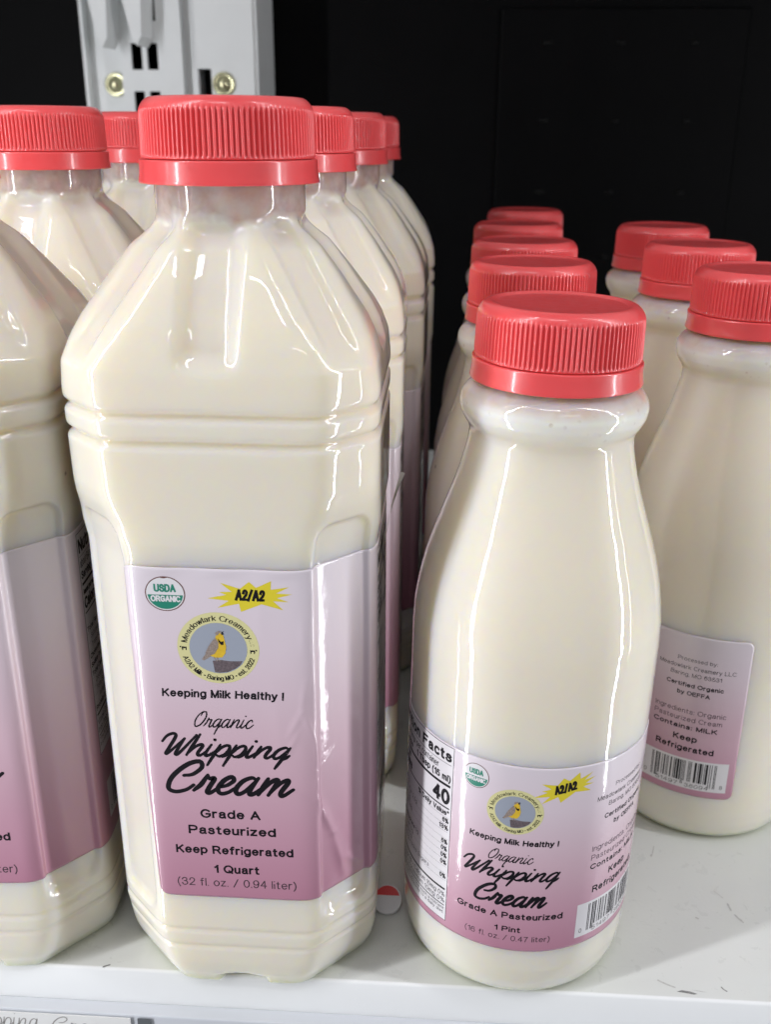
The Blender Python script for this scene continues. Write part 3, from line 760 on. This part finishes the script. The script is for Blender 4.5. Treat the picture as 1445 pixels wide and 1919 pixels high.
# ------------------------------------------------------------------ cap
def make_cap(parent, z0):
    NR, SUB = 104, 10
    n = NR * SUB
    th = np.linspace(0, 2 * math.pi, n, endpoint=False)
    saw = np.tile(np.array([0, 0.0, 0.05, 0.35, 0.85, 1.0, 1.0, 0.85, 0.35, 0.05]), NR)
    prof = [(5.2, 18.9, 0), (5.2, 19.55, 0), (5.6, 19.75, 0.0), (6.0, 19.75, 0.7), (6.5, 19.78, 1), (14.0, 19.62, 1), (14.9, 19.55, 0.9), (15.4, 19.45, 0.35), (15.7, 19.35, 0.0),
            (16.4, 19.0, 0), (17.0, 18.55, 0), (17.6, 17.9, 0), (17.9, 17.3, 0), (18.0, 16.6, 0), (17.95, 16.0, 0), (17.6, 15.4, 0), (17.5, 14.6, 0), (17.5, 8, 0), (17.45, 2, 0)]
    V, F = [], []
    for z, r, k in prof:
        rr = r - 0.55 * k * saw
        V += list(np.stack([rr * np.cos(th), rr * np.sin(th), np.full(n, z)], 1))
    V = np.array(V); F = grid_faces(len(prof), n, True)
    V = np.vstack([V, [[0, 0, 17.45]]]); c = len(V) - 1; t = (len(prof) - 1) * n
    F += [(c, t + j, t + (j + 1) % n) for j in range(n)]
    V[:, 2] += z0
    cap = mesh_obj('cap', V * MM, F, M_cap, parent)
    m = 180
    th = np.linspace(0, 2 * math.pi, m, endpoint=False)
    prof = [(5.0, 18.8), (5.05, 20.0), (4.9, 20.2), (4.6, 20.25), (3.4, 20.2), (2.0, 20.28), (0.9, 20.45), (0.25, 20.6), (0.0, 20.5), (0.0, 19.9), (0.6, 19.4), (3.0, 19.0), (4.8, 18.7)]
    V = np.array([(r * math.cos(a), r * math.sin(a), z + z0) for z, r in prof for a in th])
    mesh_obj('tamper_band', V * MM, grid_faces(len(prof), m, True)[::-1], M_cap, cap)
    return cap

# ------------------------------------------------------------------ quart bottle
QCAP, PCAP = 202.6 + ZB, 159.0 + ZB
def quart_front_text():
    p = Print()
    p.text('Keeping Milk Healthy !', -0.3, 87.2, 29.4, 2.25, bold=0.022, slant=0.06)
    script_word(p, 'Organic', -7.4, 6.8, 79.1, 2.35, 0.36, M_black, 1)
    script_word(p, 'Whipping', -15.9, 15.6, 70.8, 3.3, 0.84, M_black, 1)
    script_word(p, 'Cream', -15.4, 16.0, 59.9, 5.0, 1.2, M_black, 1)
    p.text('Grade A', -0.2, 52.3, 15.2, 2.7, bold=0.02)
    p.text('Pasteurized', 0.0, 47.3, 22.3, 2.7, bold=0.02)
    p.text('Keep Refrigerated', 0.3, 41.2, 30.2, 2.6, bold=0.02)
    p.text('1 Quart', 0.6, 35.2, 11.7, 2.6, bold=0.02)
    p.text('(32 fl. oz. / 0.94 liter)', 0.4, 30.9, 31, 2.5, M_grey)
    return p

def make_quart(wr):
    root = bpy.data.objects.new('quart_bottle', None); COL.objects.link(root)
    root.empty_display_size = 0.02
    bottle_body('bottle_body', quart_r, quart_zs(), M_quart, root, 195.5)
    make_cap(root, QCAP)
    mp = quart_map(wr)
    lab = label_sheet('label', -20.0, 104, 27.4, 121.0, mp, M_qlabel, root, lean=2.6)
    art_seal(-12.2, 114.4, 4.7, 4.4).build('organic_seal', mp, lab)
    art_star(7.4, 114.5, 19.6, 8.2).build('starburst_badge', mp, lab)
    art_emblem(-0.6, 100.7, 9.7, 9.35).build('emblem', mp, lab)
    quart_front_text().build('lettering', mp, lab)
    art_nutrition(44, 76, 55, 119.6, 'quart').build('nutrition_panel', mp, lab)
    art_barcode(46, 77, 33, 45).build('barcode', mp, lab)
    return root

def make_pint():
    root = bpy.data.objects.new('pint_bottle', None); COL.objects.link(root)
    root.empty_display_size = 0.02
    bottle_body('bottle_body', pint_r, pint_zs(), M_pint, root, 156.2)
    make_cap(root, PCAP)
    mp = pint_map
    lab = label_sheet('label', -53.5, 48.7, 13.2, 70.2, mp, M_plabel, root)
    art_seal(-10.7, 64.9, 3.45, 3.5).build('organic_seal', mp, lab)
    art_star(11.6, 64.3, 16.4, 7.4, rot=0.22).build('starburst_badge', mp, lab)
    art_emblem(-0.3, 56.9, 7.1, 6.6).build('emblem', mp, lab)
    p = Print()
    p.text('Keeping Milk Healthy !', -0.1, 47.0, 22.8, 1.75, bold=0.012, slant=0.06)
    script_word(p, 'Organic', -5.9, 5.3, 41.6, 1.85, 0.27, M_black, 1)
    script_word(p, 'Whipping', -12.6, 12.4, 36.2, 2.6, 0.64, M_black, 1)
    script_word(p, 'Cream', -8.9, 9.6, 27.9, 3.2, 0.84, M_black, 1)
    p.text('Grade A Pasteurized', 0.3, 23.6, 28.2, 2.0, bold=0.012)
    p.text('1 Pint', 0.2, 19.3, 6.7, 1.75, bold=0.02)
    p.text('(16 fl. oz. / 0.47 liter)', 0.2, 16.4, 22.6, 1.75, M_grey)
    art_back_text(p, 32.8, [('Processed by:', 61.2, 12, 1.3, 0, M_black, 'c'), ('Meadowlark Creamery LLC', 58.4, 23.5, 1.4, 0, M_black, 'c'), ('Baring, MO 63531', 55.9, 15.5, 1.4, 0, M_black, 'c'),
                            ('Certified Organic', 52.2, 17.5, 1.5, 0.02, M_black, 'c'), ('by OEFFA', 49.4, 10, 1.5, 0.02, M_black, 'c')])
    art_back_text(p, 21.2, [('Ingredients: Organic', 42.9, 22.2, 1.7, 0, M_grey, 'l'), ('Pasteurized Cream', 40.1, 21.3, 1.7, 0, M_grey, 'l'), ('Contains: MILK', 37.2, 20.2, 1.7, 0.025, M_black, 'l')])
    art_back_text(p, 32.0, [('Keep', 33.0, 7.5, 2.2, 0.012, M_black, 'c'), ('Refrigerated', 29.2, 18.4, 2.2, 0.012, M_black, 'c')])
    p.build('lettering', mp, lab)
    art_nutrition(-49.5, -17.2, 15.3, 69.8, 'pint').build('nutrition_panel', mp, lab)
    art_barcode(18.6, 46.5, 15.6, 26.6).build('barcode', mp, lab)
    return root

def copy_tree(o, parent=None):
    c = o.copy(); COL.objects.link(c)
    if parent:
        c.parent = parent; c.matrix_parent_inverse = o.matrix_parent_inverse.copy()
    for ch in list(o.children): copy_tree(ch, c)
    return c

# ------------------------------------------------------------------ the cooler shelf and what is behind
prof = [(0.70, 0.0), (0.2080, 0.0), (0.2076, -0.0001), (0.2073, -0.0003), (0.2071, -0.0006), (0.2070, -0.0010), (0.2040, -0.0086), (0.2040, -0.013), (0.208, -0.013), (0.210, -0.008), (0.70, -0.008)]
xs = np.linspace(-0.75, 0.75, 61)
V = [(x, y, z) for y, z in prof for x in xs]
F = []
n = len(xs)
for i in range(len(prof)):
    j = (i + 1) % len(prof)
    for k in range(n - 1): F.append((i * n + k, j * n + k, j * n + k + 1, i * n + k + 1))
M_lip = plain('lit_lip_paint', (0.84, 0.85, 0.85), 0.35, noise_amt=0.02, scale=30)  # same paint as the deck, lightened to put the lip's light into colour
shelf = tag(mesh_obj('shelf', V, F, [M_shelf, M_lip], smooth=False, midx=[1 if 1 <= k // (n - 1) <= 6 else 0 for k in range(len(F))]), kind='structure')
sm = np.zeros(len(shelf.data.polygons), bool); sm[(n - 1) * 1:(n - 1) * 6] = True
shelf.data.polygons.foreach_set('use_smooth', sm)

def scuff(pts, w, dark):
    p = Print(); p.stroke([(a * 1000, b * 1000) for a, b in pts], w, dark, 0, taper=True); return p
M_scuff = plain('scuff_mark', (0.24, 0.24, 0.235), 0.6, noise_amt=0.7, scale=1500)
M_faint = plain('faint_scuff', (0.52, 0.52, 0.50), 0.6, noise_amt=0.3, scale=1500)
deck = lambda u, v, h: np.stack([u * 1.0235, v * 1.0235, 0.04 + 0.0 * u + 0.01 * np.asarray(h)], 1) * MM
up = bmesh.new(); add_box(up, -0.75, 0.75, 0.26, 0.69, 0.385, 0.395); tag(bm_obj('unseen_upper_shelf', up, M_shelf), kind='structure')  # unseen shelf above, added to keep top light off the rear
# little black scrapes and grey smears in the paint
sp = Print()
sp.poly([(66.2, 204.9), (68.4, 204.6), (70.6, 204.2), (71.6, 204.5), (69.8, 205.2), (67.6, 205.5)], M_scuff, 0)
sp.poly([(70.2, 205.8), (72.5, 205.3), (74.4, 205.2), (72.4, 205.6)], M_faint, 0)
sp.stroke([(78.5, 207.2), (79.0, 206.4), (79.6, 205.9)], 0.35, M_scuff, 0)
sp.stroke([(62, 208.4), (64, 207.2), (66, 206.3)], 0.5, M_faint, 0)
sp.stroke([(85.5, 243.8), (86.6, 242.2), (87.4, 241.0)], 0.3, M_faint, 0)
sp.stroke([(88.2, 238.6), (88.3, 237.4), (88.5, 236.0)], 0.55, M_faint, 0)
sp.stroke([(89.2, 234.2), (90.0, 232.6), (90.8, 231.4)], 0.5, M_faint, 0)
sp.poly([(89.9, 232.6), (90.3, 232.9), (90.9, 231.9), (90.6, 231.5), (90.1, 231.9)], M_faint, 0.2)
sp.stroke([(71.2, 263), (70.1, 259.5), (69.6, 258.4)], 0.3, M_faint, 0)
sp.stroke([(69.7, 258.8), (69.4, 258.2)], 0.6, M_faint, 0.2)
sp.stroke([(77.5, 232.4), (78.1, 232.0)], 0.5, M_faint, 0)
sp.stroke([(-88.9, 203.0), (-88.2, 203.4), (-87.4, 203.8)], 0.5, M_scuff, 0)
sp.build('shelf_scuffs', deck, shelf)

# price rail and its paper tag
bm = bmesh.new(); add_box(bm, -0.75, 0.75, 0.1996, 0.2039, -0.045, -0.0082)
rail = tag(bm_obj('price_rail', bm, M_rail, bevel=0.0004), 'long pale grey plastic price rail along the front edge of the white shelf', 'price rail')
tagroot = bpy.data.objects.new('price_tag', None); COL.objects.link(tagroot); tagroot.location = (-0.15, 0.1994, -0.0088)
tag(tagroot, 'white paper shelf tag with pencil handwriting under the left quart bottles', 'price tag')
bm = bmesh.new(); add_box(bm, -0.06, 0.0685, -0.0004, 0.0, -0.030, -0.0002)
bm_obj('tag_paper', bm, M_paper, tagroot)
bm = bmesh.new(); add_box(bm, 0.0705, 0.0742, -0.0003, 0.0, -0.030, -0.0002)
bm_obj('tag_end', bm, M_gap, tagroot)
p = Print()
script_word(p, 'Whipping', 20, 42.5, -5.4, 3.4, 0.28, M_pencil, 1, shear=0.15)
script_word(p, 'Cream', 46.5, 65.5, -5.4, 2.5, 0.28, M_pencil, 1, shear=0.15)
p.build('handwriting', lambda u, v, h: np.stack([u, np.full_like(u, -0.45) - 0.01 * np.asarray(h), v], 1) * MM, tagroot)

# black back wall with rivets
wall = bpy.data.objects.new('back_wall', None); COL.objects.link(wall); wall.location = (0, 0.70, 0.005)
tag(wall, 'black riveted back wall of the cooler behind all the bottles', 'wall')
bm = bmesh.new(); add_box(bm, -0.75, 0.75, 0.0, 0.01, -0.10, 0.9); bm_obj('wall_panel', bm, M_wall, wall)
bm = bmesh.new(); add_box(bm, 0.030, 0.185, -0.003, 0.0, -0.05, 0.288); bm_obj('access_plate', bm, M_wall, wall, bevel=0.001)
rim = None
for i, (px, pz) in enumerate([(a, b) for b in (0.268, 0.222, 0.178, 0.136) for a in (0.060, 0.106, 0.152)]):
    bm = bmesh.new()
    bmesh.ops.create_uvsphere(bm, u_segments=12, v_segments=8, radius=0.0035)
    if rim is None:
        rim = bm_obj('rivet', bm, M_rivet, wall, True); r = rim
    else:
        bm.free(); r = rim.copy(); COL.objects.link(r); r.parent = wall
    r.location = (px, -0.003, pz); r.scale = (0.9, 0.35, 0.5)

# white slotted upright
up_root = bpy.data.objects.new('shelf_upright', None); COL.objects.link(up_root); up_root.location = (0.004, 0.645, 0.005)
tag(up_root, 'white slotted metal shelf upright with two brass screws behind the caps', 'shelf upright')
def plate_with_holes(bm, x0, x1, z0, z1, y0, y1, holes):
    xb = sorted({x0, x1, *[h[0] for h in holes], *[h[1] for h in holes]}); zb = sorted({z0, z1, *[h[2] for h in holes], *[h[3] for h in holes]})
    cell = lambda i, j: 0 <= i < len(xb) - 1 and 0 <= j < len(zb) - 1 and not any(h[0] <= (xb[i] + xb[i + 1]) / 2 <= h[1] and h[2] <= (zb[j] + zb[j + 1]) / 2 <= h[3] for h in holes)
    def quad(*p): bm.faces.new([bm.verts.new(q) for q in p])
    for i in range(len(xb) - 1):
        for j in range(len(zb) - 1):
            if not cell(i, j): continue
            a, b, c, d = xb[i], xb[i + 1], zb[j], zb[j + 1]
            quad((a, y0, c), (b, y0, c), (b, y0, d), (a, y0, d)); quad((b, y1, c), (a, y1, c), (a, y1, d), (b, y1, d))
            if not cell(i - 1, j): quad((a, y1, c), (a, y0, c), (a, y0, d), (a, y1, d))
            if not cell(i + 1, j): quad((b, y0, c), (b, y1, c), (b, y1, d), (b, y0, d))
            if not cell(i, j - 1): quad((a, y1, c), (b, y1, c), (b, y0, c), (a, y0, c))
            if not cell(i, j + 1): quad((a, y0, d), (b, y0, d), (b, y1, d), (a, y1, d))
    bmesh.ops.remove_doubles(bm, verts=bm.verts, dist=1e-6)
sl = []
for k in range(-6, 7):
    zc = 0.2555 + k * 0.0262
    sl += [(-0.1945, -0.1880, zc - 0.0072, zc + 0.0072), (-0.1850, -0.1785, zc - 0.0072, zc + 0.0072)]
bm = bmesh.new(); plate_with_holes(bm, -0.2010, -0.1640, -0.0, 0.60, -0.012, -0.010, sl); add_box(bm, -0.2010, -0.1990, -0.0101, 0.0, 0.0, 0.60); add_box(bm, -0.1660, -0.1641, -0.0101, 0.0, 0.0, 0.60); add_box(bm, -0.2225, -0.2010, -0.002, 0.0, 0.0, 0.60); bm_obj('slotted_web', bm, M_bracket, up_root)
bm = bmesh.new(); add_box(bm, -0.1640, -0.1560, -0.0045, 0.010, 0.0, 0.60); bm_obj('fold', bm, M_bracket, up_root, bevel=0.0008)
bm = bmesh.new(); plate_with_holes(bm, -0.1560, -0.1215, 0.0, 0.60, -0.010, -0.008, [(-0.1555, -0.1475, 0.205, 0.249)])
add_box(bm, -0.1217, -0.1195, -0.0081, 0.05, 0.0, 0.60); bm_obj('flange', bm, M_bracket, up_root)
bm = bmesh.new(); add_box(bm, -0.2246, -0.2226, -0.010, 0.05, 0.0, 0.60); bm_obj('side_flange', bm, M_bracket, up_root)
bm = bmesh.new()
for x0, x1, tip in ((-0.2090, -0.2025, 0.262), (-0.1895, -0.1825, 0.263)):
    pts = [(x0, 0.36), (x1 + 0.006, 0.36), (x1, tip + 0.002), (x1 - 0.003, tip - 0.003), (x1 - 0.006, tip + 0.004), (x0 - 0.006, 0.300)]
    fr = [bm.verts.new((a, -0.030, b)) for a, b in pts]; bk = [bm.verts.new((a + 0.002, -0.0125, b)) for a, b in pts]
    bm.faces.new(fr); bm.faces.new(bk[::-1])
    for i in range(len(pts)): bm.faces.new((fr[i], bk[i], bk[(i + 1) % len(pts)], fr[(i + 1) % len(pts)]))
bmesh.ops.recalc_face_normals(bm, faces=bm.faces)
bm_obj('bracket_arm', bm, M_bracket, up_root)
def screw(x, z, y):
    bm = bmesh.new()
    ring = [(0.0068, 0.0), (0.0068, -0.0012), (0.0058, -0.0018), (0.0050, -0.0012), (0.0044, -0.0014), (0.0030, -0.0040), (0.0012, -0.0048)]
    rows = [[bm.verts.new((r * math.cos(a), d, r * math.sin(a))) for a in np.linspace(0, 2 * math.pi, 32, endpoint=False)] for r, d in ring]
    for a, b in zip(rows, rows[1:]):
        for k in range(32): bm.faces.new((a[k], b[k], b[(k + 1) % 32], a[(k + 1) % 32]))
    bm.faces.new(rows[-1]); bmesh.ops.recalc_face_normals(bm, faces=bm.faces)
    o = bm_obj('screw', bm, M_screw, up_root, True); o.location = (x, y, z)
screw(-0.1400, 0.2405, -0.010); screw(-0.2080, 0.2405, -0.002)

# ------------------------------------------------------------------ bottles on the shelf
quart_plain = make_quart(slightly)
quart_front = make_quart(wrinkled)
LEAN = math.atan(0.0028 / 0.16)
quart_front.location = (-0.0505, 0.2372, 0)
QG, PG = 'quart bottles of whipping cream', 'pint bottles of whipping cream'
tag(quart_front, 'square quart bottle of cream at the shelf edge, its whole pink front label readable', 'cream bottle', QG)
q_spots = [
    (-0.1272, 0.2375, 4.0, 'nearest quart bottle cut off by the left picture edge, beside the readable quart'),
    (-0.1280, 0.3230, 2.0, 'quart bottle with wavy film in its neck, its cap cut by the left picture edge'),
    (-0.1190, 0.4050, -2.0, 'far quart bottle at left, its cap peeking out between two nearer red caps'),
    (-0.0490, 0.3180, 1.0, 'quart bottle directly behind the readable quart, its shoulder showing to the right'),
    (-0.0440, 0.3960, -1.0, 'third quart bottle of the middle row, between the second and the rearmost quart'),
    (-0.0430, 0.4760, 3.0, 'rearmost quart bottle, only a sliver of cap and shoulder against the black wall'),
]
for i, (x, y, a, lb) in enumerate(q_spots):
    o = quart_plain if i == 0 else copy_tree(quart_plain)
    o.location = (x, y, 0); o.rotation_euler = (0, 0, math.radians(a))
    tag(o, lb, 'cream bottle', QG)

pint = make_pint()
p_spots = [
    (0.0237, 0.2350, -7.5, 'front round pint bottle of cream with its pink label and nutrition facts showing'),
    (0.0265, 0.3150, 20, 'pint bottle hidden mostly behind the front pint, second cap of that row'),
    (0.0285, 0.3810, -40, 'third pint bottle in the row behind the front pint, cap partly covered'),
    (0.0310, 0.4570, 10, 'fourth pint bottle in the row behind the front pint, second from the back'),
    (0.0400, 0.5420, 60, 'rearmost pint bottle of the long row, its cap the smallest and highest there'),
    (0.0930, 0.3030, -82, 'pint bottle at the right picture edge with ingredients and barcode facing out'),
    (0.0915, 0.3760, -50, 'pint bottle behind the one with the barcode, second of the right row'),
    (0.0935, 0.4530, -80, 'rearmost pint bottle of the right row against the black wall'),
]
for i, (x, y, a, lb) in enumerate(p_spots):
    o = pint if i == 0 else copy_tree(pint)
    o.location = (x, y, 0); o.rotation_euler = (0, LEAN if i == 0 else 0, math.radians(a))
    tag(o, lb, 'cream bottle', PG)

# peeling corner at the back end of the front quart's label
fl = []
for i in range(9):
    t = i / 8
    fl.append((0.0362 + 0.0048 * t ** 1.6, -0.006 + 0.004 * t, 0.1205 + 0.018 * t))
V = []
for i, (x, y, z) in enumerate(fl):
    t = i / 8; w = 0.007 * (1 - t) + 0.0012
    V += [(x, y, z), (x - 0.0008, y + w * 0.4, z + w * 0.25 - 0.010 * (1 - t))]
V = np.array(V); V2 = V + np.array([0.00025, 0.0001, 0])
Fq = [(2 * i, 2 * i + 2, 2 * i + 3, 2 * i + 1) for i in range(8)]
m = len(V)
Fq += [tuple(m + k for k in f[::-1]) for f in Fq]
tag(mesh_obj('label_flap', np.vstack([V, V2]), Fq, M_paper, quart_front))

# round sticker lying on the shelf between the front bottles
st = bpy.data.objects.new('round_sticker', None); COL.objects.link(st); st.location = (-0.0130, 0.2358, 0.0006)
tag(st, 'small round white and red sticker on the shelf between front quart and front pint', 'sticker')
bm = bmesh.new()
bmesh.ops.create_cone(bm, cap_ends=True, segments=40, radius1=0.0045, radius2=0.0043, depth=0.0006)
bm_obj('sticker_disc', bm, M_white, st)
p = Print(); p.ellipse(0, 0.3, 3.7, 3.6, M_red, 0, n=30, a0=math.radians(12), a1=math.radians(168))
p.build('red_print', lambda u, v, h: np.stack([u, v, np.full_like(u, 0.36)], 1) * MM, st)
st.rotation_euler = (math.radians(30), 0, 0); st.location.z = 0.0032
